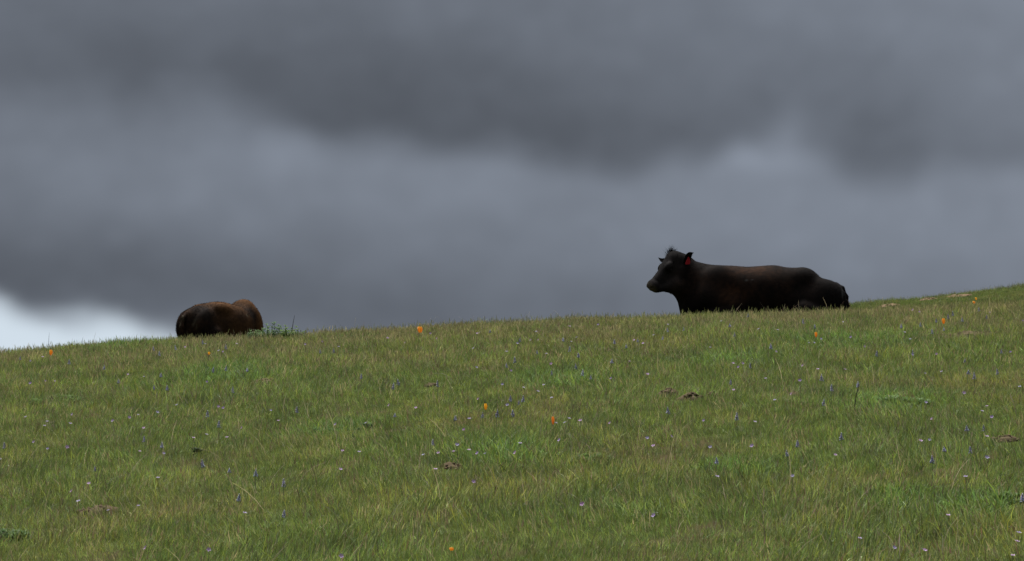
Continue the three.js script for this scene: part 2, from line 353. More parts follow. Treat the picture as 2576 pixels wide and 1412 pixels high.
    const chip = Math.max(Math.exp(-(((px - 1275) / 14) ** 2) - ((py - 492) / 8) ** 2), Math.exp(-(((px - 1338) / 13) ** 2) - ((py - 487) / 5) ** 2), 0.8 * Math.exp(-(((px - 2328) / 9) ** 2) - ((py - 640) / 45) ** 2));
    if (z > 0) for (let i = 0; i < 3; i++) c[i] = lerp(c[i], 0.05, 0.6 * chip);
    return c;
  };
  const root = new THREE.Group(); root.name = numbered('black_cow');
  tag(root, 'black cow lying on the hill crest, head raised, red tag in its ear', 'cow');
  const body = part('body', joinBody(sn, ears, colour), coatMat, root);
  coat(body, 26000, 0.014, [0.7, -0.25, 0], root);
  { // shock of hair standing up on the poll
    const s = new Sheaf();
    for (let k = 0; k < 1300; k++) {
      const u = rr(-0.045, 0.11), v = rr(-0.12, 0.1), p = hp(u, -0.015 - Math.abs(v) * 0.35 - (u < 0 ? -u * 0.5 : u * 0.1), v), peak = Math.exp(-(((u - 0.01) / 0.06) ** 2) - ((v + 0.045) / 0.06) ** 2), l = 0.024 + 0.118 * peak * rr(0.35, 1.15) + 0.02 * rnd();
      const az = rr(0, Math.PI * 2), tone = rr(0.002, 0.007);
      s.blade(p[0], p[1] - 0.012, p[2], az, l + 0.012, rr(0.1, 0.75), 0.0036, [tone, tone * 0.95, tone * 0.95], 2);
    }
    part('forelock', s.geo(), hairMat, root);
  }
  const eyeMat = new THREE.MeshPhysicalMaterial({ color: new THREE.Color(0.006, 0.005, 0.005), roughness: 0.6, specularIntensity: 0.12 });
  for (const s of [1, -1]) { const e = part('eye', new THREE.SphereGeometry(0.0165, 16, 12), eyeMat, root); e.position.set(...hp(0.178, -0.078, 0.091 * s)); }
  { // the tag: a rounded flag narrowing to its button
    const sh = new THREE.Shape(), q = (px, py) => [(px - 640) / S, (240 - py) / S];
    sh.moveTo(...q(643, 226)); sh.lineTo(...q(655, 240)); sh.lineTo(...q(664, 272)); sh.lineTo(...q(660, 300)); sh.quadraticCurveTo(...q(657, 306), ...q(648, 307)); sh.lineTo(...q(615, 310)); sh.quadraticCurveTo(...q(607, 309), ...q(608, 300)); sh.lineTo(...q(618, 268)); sh.lineTo(...q(636, 240)); sh.closePath();
    const g = new THREE.ExtrudeGeometry(sh, { depth: 0.0025, bevelEnabled: true, bevelSize: 0.0012, bevelThickness: 0.001, bevelSegments: 2 });
    const tagMesh = part('ear_tag', g, new THREE.MeshPhysicalMaterial({ color: new THREE.Color(0.16, 0.007, 0.01), roughness: 0.75, specularIntensity: 0.15 }), root);
    tagMesh.position.set(X(640), Y(240), 0.215); tagMesh.rotation.set(0.05, 0.25, 0); tagMesh.userData = { label: 'red plastic ear tag' };
    const stud = part('tag_button', new THREE.CylinderGeometry(0.007, 0.008, 0.012, 14), tagMesh.material, tagMesh); stud.rotation.x = Math.PI / 2; stud.position.set(0.003, 0.004, 0.0);
  }
  const d = 34, cx = (766 - W / 2) / F * d;
  root.position.set(cx, ground(cx, -d) + 0.08, -d);
  scene.add(root);
}
{ // brown cow grazing on the far side of the crest, seen from behind
  const st = [[-0.80, 0.96, 0.76, 0.05], [-0.74, 1.06, 0.66, 0.12], [-0.62, 1.135, 0.56, 0.2], [-0.45, 1.17, 0.52, 0.255], [-0.3, 1.215, 0.5, 0.3], [-0.1, 1.245, 0.5, 0.34], [0.12, 1.225, 0.5, 0.36], [0.28, 1.225, 0.53, 0.34], [0.43, 1.32, 0.57, 0.255], [0.53, 1.295, 0.6, 0.23], [0.65, 1.14, 0.64, 0.17], [0.76, 0.94, 0.7, 0.08]];
  const prims = [
    loft(st), cap([0.54, 0.96, 0], 0.2, [0.98, 0.54, 0], 0.13, 0.08, 0.75), cap([0.6, 0.8, 0], 0.18, [0.9, 0.5, 0], 0.1, 0.1, 0.5),
    cap([0.98, 0.52, 0], 0.12, [1.08, 0.28, 0], 0.1, 0.06, 0.85), cap([1.08, 0.28, 0], 0.09, [1.15, 0.1, 0], 0.065, 0.04, 0.95), ell([1.15, 0.07, 0], [0.07, 0.05, 0.065], 0.03),
    ...chain([[-0.74, 1.02, 0, 0.05], [-0.83, 0.97, 0, 0.032], [-0.865, 0.85, 0.01, 0.026], [-0.86, 0.55, 0.01, 0.026], [-0.85, 0.4, 0.01, 0.04]], 0.03),
  ];
  for (const s of [1, -1]) {
    prims.push(ell([0.47, 0.9, 0.18 * s], [0.16, 0.28, 0.11], 0.06), ell([-0.5, 0.86, 0.17 * s], [0.24, 0.25, 0.11], 0.06), ell([-0.26, 1.12, 0.19 * s], [0.15, 0.08, 0.09], 0.08));
    prims.push(...chain([[0.5, 0.75, 0.19 * s, 0.11], [0.52, 0.45, 0.17 * s, 0.062], [0.5, 0.38, 0.17 * s, 0.055], [0.5, 0.12, 0.17 * s, 0.04], [0.53, 0.03, 0.17 * s, 0.052]], 0.04));
    prims.push(...chain([[-0.45, 0.75, 0.2 * s, 0.15], [-0.58, 0.6, 0.2 * s, 0.09], [-0.7, 0.5, 0.19 * s, 0.058], [-0.67, 0.13, 0.19 * s, 0.043], [-0.63, 0.03, 0.19 * s, 0.052]], 0.04));
  }
  const sn = surfaceNets(field(prims), [-0.98, -0.04, -0.5], [1.3, 1.36, 0.5], 0.0115);
  const ears = [1, -1].map((s) => earGeo([[0.98, 0.6, 0.1 * s, 0.02], [0.96, 0.6, 0.16 * s, 0.045], [0.94, 0.57, 0.22 * s, 0.035], [0.93, 0.53, 0.26 * s, 0.002]], [0.3, 1, 0], [1, 0, 0], 0.012));
  const colour = (x, y, z) => {
    const m = fbm(x * 4, y * 4, z * 4, 4), mm = fbm(x * 24, y * 24, z * 24, 2);
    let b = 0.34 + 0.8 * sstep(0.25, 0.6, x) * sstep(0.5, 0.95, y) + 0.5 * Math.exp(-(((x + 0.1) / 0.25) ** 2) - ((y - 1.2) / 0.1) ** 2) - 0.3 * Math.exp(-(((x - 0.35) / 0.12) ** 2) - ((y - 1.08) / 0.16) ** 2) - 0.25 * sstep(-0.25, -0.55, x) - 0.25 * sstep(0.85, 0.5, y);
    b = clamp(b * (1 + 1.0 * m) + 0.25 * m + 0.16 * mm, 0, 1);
    const k = 1 + 0.45 * mm;
    let c = [lerp(0.006, 0.062, b) * k, lerp(0.0042, 0.03, b) * k, lerp(0.0034, 0.0125, b) * k];
    const fleck = Math.exp(-(((x - 0.16) / 0.012) ** 2) - ((y - 1.06) / 0.02) ** 2) + 0.6 * sstep(0.1, 0.3, fbm(x * 18, y * 4, z * 18, 2)) * sstep(-0.7, -0.78, x);
    for (let i = 0; i < 3; i++) c[i] = lerp(c[i], [0.06, 0.052, 0.036][i], clamp(fleck, 0, 0.8));
    return c;
  };
  const root = new THREE.Group(); root.name = numbered('brown_cow');
  tag(root, 'shaggy dark brown cow grazing beyond the crest, seen from behind without its head', 'cow');
  const body = part('body', joinBody(sn, ears, colour), coatMat, root);
  coat(body, 30000, 0.02, [-0.5, -0.4, 0], root);
  const d = 42, cx = (221 - W / 2) / F * d;
  root.position.set(cx, ground(cx, -d) - 0.01, -d);
  root.rotation.y = 56 * Math.PI / 180;
  scene.add(root);
}

// ------------------------------------------------------------------ bare soil
const soilMat = new THREE.MeshPhysicalMaterial({ vertexColors: true, roughness: 1, specularIntensity: 0.05 });
function mound(px, py, w, h, label, pale = 0) {
  const p = at(px, py), pos = [], col = [], idx = [], N = 28, M = 9, o = rr(0, 50);
  for (let i = 0; i <= M; i++) for (let j = 0; j < N; j++) {
    const a = j / N * Math.PI * 2, r = i / M, edge = 1 + 0.45 * noise3(Math.cos(a) * 1.3 + o, Math.sin(a) * 1.3, 2), x = Math.cos(a) * r * edge * w / 2, z = Math.sin(a) * r * edge * w / 2;
    const n = noise3(x * 28 + o, z * 28, 1) + 0.6 * noise3(x * 60, z * 60 + o, 3);
    pos.push(x, ground(p.x + x, p.z + z) - p.y + h * (1 - r * r) * (0.75 + 0.6 * noise3(x * 9 + o, z * 9, 6)) + 0.014 * n * (1 - r) + 0.004 - 0.03 * sstep(0.8, 1, r), z);
    const k = 1 + 0.5 * n;
    col.push(lerp(0.056, 0.11, pale) * k, lerp(0.043, 0.077, pale) * k, lerp(0.026, 0.047, pale) * k);
  }
  for (let i = 0; i < M; i++) for (let j = 0; j < N; j++) { const a = i * N + j, b = i * N + (j + 1) % N; idx.push(a, b, b + N, a, b + N, a + N); }
  const geos = [buildGeo(pos, idx, col)];
  for (let k = 0; k < 26; k++) {                          // crumbs of earth
    const s = new Sheaf(), a = rr(0, 6.28), r = Math.sqrt(rnd()) * w * 0.5, x = Math.cos(a) * r, z = Math.sin(a) * r, sz = rr(0.006, 0.02) * Math.min(1.5, w / 0.2), t = rr(0.6, 1.3);
    s.blob(x, ground(p.x + x, p.z + z) - p.y + h * (1 - (2 * r / w) ** 2) * 0.9, z, sz, sz * 0.8, [lerp(0.056, 0.1, pale) * t, lerp(0.042, 0.07, pale) * t, lerp(0.026, 0.044, pale) * t]);
    geos.push(s.geo());
  }
  const m = part(numbered('soil_mound'), mergeGeometries(geos), soilMat, scene);
  m.position.copy(p); tag(m, label, 'soil mound');
  bare.push([p.x, p.z, w * 0.5]);
}
mound(668, 396, 0.15, 0.05, 'crumbly brown soil mound below the lying cow, left end of its row');
mound(690, 400, 0.17, 0.045, 'broad brown soil mound with straw, middle of the row below the cow');
mound(713, 397, 0.09, 0.035, 'small dark soil mound, right end of the row below the lying cow');
mound(795, 395, 0.12, 0.02, 'flat pale brown soil patch right of the row of soil mounds', 0.15);
mound(969, 336, 0.5, 0.03, 'long dark soil patch in the grass near the right edge below the crest', 0.05);
mound(265, 383, 0.2, 0.03, 'dull brown soil patch on the left slope below the brown cow', 0.1);
mound(430, 386, 0.09, 0.02, 'small dark soil lump in the middle of the slope');
mound(100, 513, 0.24, 0.03, 'long brown soil patch in the grass near the bottom left');
mound(452, 468, 0.12, 0.03, 'brown straw covered soil lump in the lower middle of the slope', 0.15);
mound(1005, 441, 0.16, 0.03, 'brown soil patch beside dark leaves at the right edge');
mound(890, 306.2, 0.5, 0.05, 'pale bare earth patch on the far ridge, leftmost of three', 0.85);
mound(930, 299.5, 0.45, 0.04, 'small pale bare earth patch on the far ridge, middle of three', 0.7);
mound(957, 296.8, 0.6, 0.05, 'pale bare earth patch on the far ridge, rightmost of three', 0.85);

// ------------------------------------------------------------------ grass
for (const [px, py, r] of [[843, 341, 0.55], [729, 364, 0.4], [878, 402, 0.32], [225, 375, 0.5], [342, 430, 0.3], [905, 398, 0.3], [120, 342, 0.5], [560, 380, 0.35], [740, 470, 0.25], [980, 505, 0.22], [500, 455, 0.25], [905, 500, 0.2]]) { const p = at(px, py); if (p) lush.push([p.x, p.z, r]); }
const lushAt = (x, z) => { let m = 0; for (const [a, b, r] of lush) { const q = ((x - a) ** 2 + ((z - b) * 0.55) ** 2) / (r * r); if (q < 4) m = Math.max(m, Math.exp(-q * 1.3)); } return m; };
const bareAt = (x, z) => bare.some(([a, b, r]) => (x - a) ** 2 + (z - b) ** 2 < r * r * 0.8 && rnd() < 0.8) || bare.some(([a, b, r]) => b < z && (x - a) ** 2 < r * r * 0.7 && z - b < 0.55 && rnd() < 0.6);
const grassMat = new THREE.MeshPhysicalMaterial({ vertexColors: true, roughness: 0.9, specularIntensity: 0.4, transmission: 0.5, thickness: 0, side: THREE.DoubleSide });
const grass = new THREE.Group(); grass.name = numbered('grass');
tag(grass, 'green spring grass with dry stems covering the whole hillside', 'grass', null, 'stuff');
scene.add(grass);
const GREENS = [[1, 1, 1], [1.12, 1.08, 0.9], [0.8, 0.9, 0.85], [0.9, 1.02, 1.1], [1.25, 1.12, 0.8], [0.72, 0.86, 0.9]];
function tuft(blades, radius, hLo, hHi, wLo, wHi, leanHi, dry) {
  const s = new Sheaf();
  for (let k = 0; k < blades; k++) {
    const a = rr(0, 6.283), r = Math.sqrt(rnd()) * radius, t = GREENS[Math.floor(rnd() * GREENS.length)], m = rr(0.5, 1.6);
    let c = [0.134 * t[0] * m, 0.167 * t[1] * m, 0.038 * t[2] * m];
    const q = rnd();
    if (q < dry) { const e = rr(0.7, 1.2); c = [0.24 * e, 0.2 * e, 0.11 * e]; } else if (q < dry * 1.7) c = [0.12, 0.075, 0.04];
    else if (q < dry * 1.7 + 0.04) c = [0.23, 0.26, 0.08];
    s.blade(Math.cos(a) * r, -0.01, Math.sin(a) * r, rr(0, 6.283), rr(hLo, hHi), Math.pow(rnd(), 1.3) * leanHi, rr(wLo, wHi), c, 2, rr(0, 6.283));
  }
  return s.geo();
}
const stalks = (n, radius) => {                            // thin flowering stems with narrow seed heads
  const s = new Sheaf();
  for (let k = 0; k < n; k++) {
    const a = rr(0, 6.283), r = Math.sqrt(rnd()) * radius, az = rr(0, 6.283), h = rnd() < 0.28 ? rr(0.12, 0.2) : rr(0.06, 0.12), ln = rr(0, 0.4), q = rnd(), c = q < 0.45 ? [0.3, 0.26, 0.13] : q < 0.6 ? [0.2, 0.13, 0.09] : [0.19, 0.2, 0.075];
    const e = s.blade(Math.cos(a) * r, 0, Math.sin(a) * r, az, h, ln, 0.0022, c, 2, rr(0, 6.283), 0.8);
    for (const u of [0, 1.6]) s.blade(e[0] - Math.cos(az) * ln * 0.02, e[1] - 0.028, e[2] - Math.sin(az) * ln * 0.02, az, 0.045, ln, 0.0055, c, 2, u + az);
  }
  return s.geo();
};
const strawGeo = () => { const s = new Sheaf(), e = rr(0.7, 1.15); s.blade(0, 0, 0, rr(0, 6.283), rr(0.1, 0.2), rr(0.1, 1.1), 0.0028, rnd() < 0.25 ? [0.09, 0.06, 0.045] : [0.34 * e, 0.28 * e, 0.17 * e], 3, rr(0, 3), 0.4); return s.geo(); };
const spots = { tuft: [], tall: [], broad: [], seed: [], straw: [] };
function scatter(x0, x1, d0, d1, per, half, scale) {
  const n = Math.round((x1 - x0) * (d1 - d0) * per);
  for (let k = 0; k < n; k++) {
    const d = rr(d0, d1), x = rr(x0, x1);
    if (half && Math.abs(x) > d * 0.176 + 0.9) continue;
    const z = -d, l = lushAt(x, z);
    const pile = noise3(x * 1.1, d * 0.6, 3.3) + 0.6 * noise3(x * 3.1, d * 1.6, 6.1);
    if (bareAt(x, z)) continue;
    const y = ground(x, z), crestness = sstep(20, 28, d) * (1 - sstep(38, 46, d));
    const hue = fbm(x * 0.8, d * 0.45, 11.1, 3), hue2 = fbm(x * 2.6, d * 1.3, 21.1, 3), dryness = clamp(0.12 + 1.1 * hue + 0.7 * hue2 + 0.22 * crestness * sstep(-2, 6, x) - 0.9 * l, 0, 1);
    const tone = (1 + 0.5 * hue2) * rr(0.6, 1.4) * (1 + 0.25 * noise3(x * 5, d * 3, 2.1)) * (1 - 0.22 * sstep(44, 56, d));
    const c = [lerp(0.93, 1.4, dryness) * tone * (1 - 0.14 * l), lerp(1.0, 1.08, dryness) * tone, lerp(1.0, 1.25, dryness) * tone];
    const size = scale * rr(0.7, 1.3) * (1 + 0.6 * Math.max(pile, -0.4)) * (1 + 0.55 * l);
    const kind = rnd() < 0.12 + 0.7 * l ? 'broad' : rnd() < 0.18 + 0.2 * crestness ? 'tall' : 'tuft';
    spots[kind].push([x, y, z, size, c]);
    if (d < 40 && rnd() < 0.014 + 0.03 * Math.max(0, hue2)) spots.straw.push([x, y, z, rr(0.6, 1.1), [1, 1, 1]]);
    if (rnd() < 0.07 + 0.26 * crestness + 0.1 * Math.max(0, hue)) spots.seed.push([x, y, z, rr(0.7, 1.15) * scale, [tone, tone, tone]]);
  }
}
scatter(-8, 8, 8, 20, 540, true, 0.68);
scatter(-8.5, 8.5, 20, 31, 420, true, 0.74);
scatter(-8.5, 9, 31, 37, 300, true, 0.8);
scatter(4, 19, 37, 50, 60, false, 1.1);
scatter(5, 19, 50, 84, 55, false, 0.9);
const pools = {
  tuft: Array.from({ length: 7 }, () => tuft(16, 0.06, 0.03, 0.1, 0.0024, 0.005, 1.0, 0.06)),
  tall: Array.from({ length: 4 }, () => tuft(8, 0.05, 0.06, 0.115, 0.0022, 0.0038, 0.7, 0.12)),
  broad: Array.from({ length: 4 }, () => tuft(11, 0.06, 0.045, 0.1, 0.004, 0.0075, 1.3, 0.02)),
  seed: Array.from({ length: 4 }, () => stalks(4, 0.06)),
  straw: Array.from({ length: 8 }, strawGeo),
};
const M4 = new THREE.Matrix4(), Q = new THREE.Quaternion(), Q2 = new THREE.Quaternion(), V3 = new THREE.Vector3(), UP = new THREE.Vector3(0, 1, 0);
for (const kind of Object.keys(spots)) {
  const list = spots[kind], pool = pools[kind], part0 = { tuft: 'short_tuft', tall: 'tall_tuft', broad: 'broad_leaved_tuft', seed: 'seed_stalk', straw: 'dry_straw' }[kind];
  pool.forEach((g, v) => {
    const mine = list.filter((_, i) => i % pool.length === v);
    const im = new THREE.InstancedMesh(g, grassMat, mine.length);
    im.name = part0 + (v ? '_' + String(v).padStart(3, '0') : ''); im.userData = { kind: 'stuff' }; im.castShadow = im.receiveShadow = true;
    mine.forEach(([x, y, z, s, c], i) => {
      const dir = 9 * noise3(x * 0.7, z * 0.5, 4.2) + rr(-1.2, 1.2), ang = rr(0, 0.5);
      Q.setFromAxisAngle(UP, rr(0, 6.283)).premultiply(Q2.setFromAxisAngle(V3.set(Math.cos(dir), 0, Math.sin(dir)), ang));
      im.setMatrixAt(i, M4.compose(new THREE.Vector3(x, y, z), Q, new THREE.Vector3(s, s * rr(0.85, 1.15), s)));
      im.setColorAt(i, new THREE.Color().setRGB(...c));
    });
    grass.add(im);
  });
}
console.log('tufts', Object.values(spots).map((l) => l.length).join(' '));

// ------------------------------------------------------------------ single dry stems, leafy plants
const plantMat = grassMat;
function stem(px, py, topPx, topPy, width, col, label) {    // from its foot to its tip in the picture
  const p = at(px, py), k = -p.z / F, dx = (topPx - px) * k, h = (py - topPy) * k, s = new Sheaf();
  for (const turn of [0, 1.57]) s.blade(0, -0.01, 0, dx < 0 ? Math.PI : 0, h, Math.abs(dx) / h, width, col, 4, turn, 0.35);
  const m = part(numbered('dry_stem'), s.geo(), plantMat, scene); m.position.copy(p);
  tag(m, label, 'dry stem');
}
const STRAW = [0.32, 0.26, 0.16], DARK = [0.025, 0.022, 0.015];
stem(291, 339, 294.5, 311, 0.007, DARK, 'thin dark upright stem on the skyline right of the brown cow');
stem(854, 412, 859, 382, 0.007, DARK, 'dark leaning stem in the grass below and right of the lying cow');
stem(936, 339, 936, 326.5, 0.006, STRAW, 'pale straight straw standing at the right edge below the crest');
stem(353, 377, 354, 369, 0.006, STRAW, 'short pale straw upright in the left middle of the slope');
stem(235, 499, 228, 471, 0.005, STRAW, 'long pale bent straw in the lower left of the slope');
stem(239, 477, 233, 455, 0.004, STRAW, 'slim pale straw above the long bent straw, lower left');
stem(125, 511, 117, 495, 0.005, STRAW, 'pale slanting straw above the soil patch at lower left');
stem(778, 507, 772, 489, 0.005, STRAW, 'pale straw in the dry clump at lower right');
stem(763, 505, 764, 486, 0.005, STRAW, 'upright bleached straw in the dry clump at lower right');
stem(800, 508, 792, 479, 0.004, STRAW, 'long slanting straw right of the dry clump');
stem(765, 529, 752, 512, 0.006, STRAW, 'pale straw lying aslant below the dry clump');
stem(529, 435, 517, 416, 0.004, STRAW, 'pale slanting straw in the centre of the slope');
stem(353, 432, 352, 418, 0.004, STRAW, 'short pale straw beside bluish leaves left of the centre');
stem(48, 352, 49, 329, 0.004, DARK, 'thin dark stem on the skyline before the bright cloud gap, far left');
stem(80, 350, 83, 333, 0.004, DARK, 'slightly bent dark stem on the bright skyline at left');
stem(568, 426, 567, 420, 0.006, DARK, 'short black stem in the centre of the slope');
stem(1014, 350, 1012, 341, 0.005, DARK, 'short dark stem at the right edge below the soil patch');

function leafy(px, py, w, h, n, tint, label) {
  const p = at(px, py), root = new THREE.Group(), st = new Sheaf(), lf = new Sheaf();
  root.name = numbered('leafy_plant'); root.position.copy(p); scene.add(root);
  for (let k = 0; k < n; k++) {
    const a = rr(0, 6.283), r = Math.sqrt(rnd()) * w / 2, bx = Math.cos(a) * r, bz = Math.sin(a) * r * 0.7, hh = h * rr(0.3, 1) * (1 - 0.5 * (2 * r / w) ** 2), by = ground(p.x + bx, p.z + bz) - p.y, az = rr(0, 6.283), ln = rr(0.05, 0.35);
    const e = st.blade(bx, by - 0.01, bz, az, hh, ln, 0.004, [0.05, 0.075, 0.03], 2, rr(0, 3), 0.5);
    for (let m = 0; m < 3; m++) {                          // whorls of narrow leaflets
      const f = 0.5 + 0.25 * m, cx = lerp(bx, e[0], f), cy = lerp(by, e[1], f), cz = lerp(bz, e[2], f), t = rr(0.7, 1.3);
      for (let q = 0; q < 6; q++) lf.blade(cx, cy, cz, q * 1.047 + rr(-0.3, 0.3), rr(0.018, 0.034), rr(0.8, 1.7), rr(0.006, 0.01), [tint[0] * t, tint[1] * t, tint[2] * t], 2);
    }
  }
  for (const [nm, sh] of [['stems', st], ['foliage', lf]]) part(nm, sh.geo(), plantMat, root).userData = { kind: 'stuff' };
  tag(root, label, 'plant');
}
const BLUISH = [0.08, 0.13, 0.05], DEEP = [0.09, 0.14, 0.04];
leafy(270, 340, 0.46, 0.21, 90, BLUISH, 'bushy bluish green plant on the crest at the brown cow\'s front');
leafy(290, 339, 0.28, 0.18, 40, DEEP, 'smaller green bushy plant on the crest left of the dark stem');
leafy(342, 432, 0.36, 0.05, 50, BLUISH, 'low patch of bluish green leaves left of the centre');
leafy(55, 402, 0.4, 0.045, 50, DEEP, 'dark low leafy patch at the left edge of the slope');
leafy(735, 366, 0.4, 0.045, 44, DEEP, 'dark green low leafy patch under the lying cow');
leafy(905, 404, 0.34, 0.055, 44, [0.1, 0.16, 0.05], 'lush green leafy clump right of the dark leaning stem');
leafy(1008, 505, 0.2, 0.06, 40, DEEP, 'dark leafy patch at the right edge near the bottom');
leafy(10, 540, 0.16, 0.06, 30, BLUISH, 'bluish leaves in the bottom left corner');
leafy(590, 462, 0.18, 0.05, 34, DEEP, 'small dark leafy patch in the lower centre of the slope');
leafy(197, 454, 0.04, 0.04, 6, [0.03, 0.04, 0.02], 'tiny blackish plant with two tips at lower left');

// ------------------------------------------------------------------ wild flowers
const petalMat = new THREE.MeshPhysicalMaterial({ vertexColors: true, roughness: 0.8, transmission: 0.3, thickness: 0, side: THREE.DoubleSide });
function lilacGeo() {                                      // five rounded petals tilted to one side on a thin stem
  const s = new Sheaf(), h = 0.096, tilt = rr(0.3, 1.1), az = Math.PI / 2 + rr(-0.9, 0.9), c = [0.2 + rr(-0.05, 0.05), 0.128 + rr(-0.03, 0.03), 0.27];
  const e = s.blade(0, 0, 0, rr(0, 6.28), h, rr(0, 0.15), 0.002, [0.09, 0.09, 0.04], 2, 0.5, 0.7);
  const N = new THREE.Vector3(Math.cos(az) * Math.sin(tilt), Math.cos(tilt), Math.sin(az) * Math.sin(tilt)), U = new THREE.Vector3(1, 0, 0).cross(N).normalize(), V = N.clone().cross(U);
  for (let k = 0; k < 5; k++) {
    const a = k * 1.2566, q = (r, da, up) => { const d = U.clone().multiplyScalar(Math.cos(a + da) * r).addScaledVector(V, Math.sin(a + da) * r).addScaledVector(N, up); return [e[0] + d.x, e[1] + d.y, e[2] + d.z]; };
    s.quad([...e], q(0.007, -0.5, 0.003), q(0.0095, 0, 0.0045), q(0.007, 0.5, 0.003), c);
  }
  s.blob(e[0] + N.x * 0.002, e[1] + N.y * 0.002, e[2] + N.z * 0.002, 0.0018, 0.0018, [0.2, 0.1, 0.2]);
  return s.geo();
}
function lupineGeo() {                                     // whorled spike of small blue violet florets, paler at the tip
  const s = new Sheaf(), h = 0.07, L = rr(0.018, 0.032);
  const e = s.blade(0, 0, 0, rr(0, 6.28), h + L, rr(0, 0.12), 0.003, [0.07, 0.08, 0.04], 2, 0.4, 0.5);
  for (let k = 0; k < 7; k++) for (let m = 0; m < (k > 4 ? 2 : 4); m++) {
    const f = k / 6, a = m * 1.2566 + k * 0.6, r = 0.0085 * (1 - 0.85 * f) * rr(0.6, 1.15), y = h + L * f - 0.004 + rr(-0.003, 0.003), t = (h + L * f) / (h + L), c = f > 0.8 ? [0.16, 0.16, 0.22] : [0.13 + rr(-0.03, 0.05), 0.13 + rr(-0.03, 0.05), 0.24 + rr(-0.05, 0.07)];
    s.blob(e[0] * t + Math.cos(a) * r, y, e[2] * t + Math.sin(a) * r, 0.0032, 0.0036, c);
  }
  return s.geo();
}
const lilacs = Array.from({ length: 8 }, lilacGeo), lupines = Array.from({ length: 6 }, lupineGeo);
const lilacProto = lilacs.map((g) => { const m = new THREE.Mesh(g, petalMat); return m; }), lupineProto = lupines.map((g) => new THREE.Mesh(g, petalMat));
function flower(kind, px, py, size = 1) {
  const lup = kind === 'lupine', s = size * rr(0.9, 1.25), p = at(px, py, 0.094 * s, 9.2);
  if (!p || p.z > -10.2) return;
  const m = (lup ? lupineProto : lilacProto)[Math.floor(rnd() * (lup ? 6 : 8))].clone();
  m.name = numbered(lup ? 'lupine_flower' : 'lilac_flower');
  m.position.copy(p); m.scale.set(s, s, s); m.castShadow = m.receiveShadow = true;
  if (lup) m.rotation.y = rr(0, 6.28); else m.rotation.y = rr(-0.5, 0.5);
  const where = (py < 375 ? 'just below the skyline ' : py < 455 ? 'halfway up the slope ' : 'near the bottom of the slope ') + (px < 205 ? 'at the far left' : px < 410 ? 'left of the centre' : px < 615 ? 'in the centre' : px < 820 ? 'right of the centre' : 'at the far right');
  if (lup) tag(m, 'small blue violet flower spike ' + where, 'lupine', 'blue violet flower spikes ' + where);
  else tag(m, 'tiny pale lilac flower ' + where, 'wildflower', 'pale lilac flowers ' + where);
  scene.add(m);
}
const zoom = (x0, y0, k, list, kind) => { for (let i = 0; i < list.length; i += 2) flower(kind, (x0 + list[i] / k) / 3.9375, (y0 + list[i + 1] / k) / 3.9375); };
zoom(0, 1100, 1.9167, [195, 1040, 235, 783, 337, 766, 404, 768, 555, 1020, 532, 1088, 366, 1072, 333, 1105, 974, 1043, 864, 1067, 1187, 1005, 1091, 736, 963, 718, 1337, 950, 1645, 960, 1692, 970, 2043, 990, 2087, 1066, 1567, 773, 1653, 540, 1690, 545, 1555, 487, 1778, 485, 1395, 512, 2425, 470, 2559, 508, 2308, 490, 2545, 1093, 1830, 1118, 231, 617, 310, 585, 1080, 1123, 1050, 1022], 'lilac');
zoom(0, 1100, 1.9167, [1536, 460, 1705, 495, 1200, 545, 1155, 510, 783, 650, 1702, 655, 1862, 663, 1608, 665, 890, 748, 1163, 800, 1570, 995, 2240, 965, 1655, 1070, 2415, 530, 2520, 520, 1265, 800, 1210, 700, 520, 605, 152, 580, 1330, 500, 1755, 815], 'lupine');
zoom(1344, 1200, 1.8997, [345, 250, 717, 250, 665, 215, 480, 283, 1013, 215, 1035, 208, 1245, 350, 1317, 290, 1457, 203, 1422, 262, 1478, 260, 1700, 160, 1925, 148, 1765, 245, 1580, 440, 1265, 493, 1010, 470, 989, 328, 1533, 368, 2150, 422, 2290, 520, 2027, 550, 1513, 602, 1470, 648, 1367, 619, 1205, 598, 1572, 698, 1242, 752, 362, 750, 554, 772, 190, 886, 1030, 703, 970, 852, 1702, 850, 1678, 884, 1782, 868, 2015, 882, 1598, 884, 1644, 1013, 1345, 1036, 1308, 1105, 866, 1050, 824, 1097, 720, 1110, 1082, 1115, 938, 1085, 2288, 1000, 2327, 1057, 2460, 985, 927, 932, 6, 1093, 140, 1100, 616, 1125, 2450, 148, 2340, 228, 2187, 265, 2253, 290, 1720, 275], 'lilac');
zoom(1344, 1200, 1.8997, [430, 560, 388, 590, 718, 570, 150, 520, 1660, 240, 1705, 315, 1465, 340, 1775, 360, 1295, 395, 1240, 440, 1578, 495, 1797, 490, 1866, 525, 2013, 400, 1755, 440, 2135, 295, 2225, 250, 1335, 245, 1160, 790, 1055, 808, 845, 822, 1285, 790, 1327, 712, 1260, 680, 1355, 685, 685, 1010, 390, 805, 2440, 765, 2045, 260, 2400, 235, 2560, 170, 2445, 175, 1105, 180], 'lupine');
zoom(2700, 1100, 1.934, [273, 320, 190, 518, 683, 550, 407, 668, 361, 640, 430, 640, 897, 655, 615, 755, 873, 770, 361, 843, 810, 870, 1030, 455, 935, 484, 979, 484, 1357, 512, 1707, 457, 1920, 567, 1724, 577, 2480, 552, 1815, 716, 2116, 866, 1830, 940, 2280, 965, 2255, 1003, 1882, 1060, 2338, 1048, 2543, 820, 1735, 230, 1787, 245, 2310, 250, 1667, 403, 700, 385, 557, 380, 1200, 325, 145, 1075, 530, 1085, 675, 922, 1208, 685, 993, 683, 1950, 705, 2560, 315, 1265, 440], 'lilac');
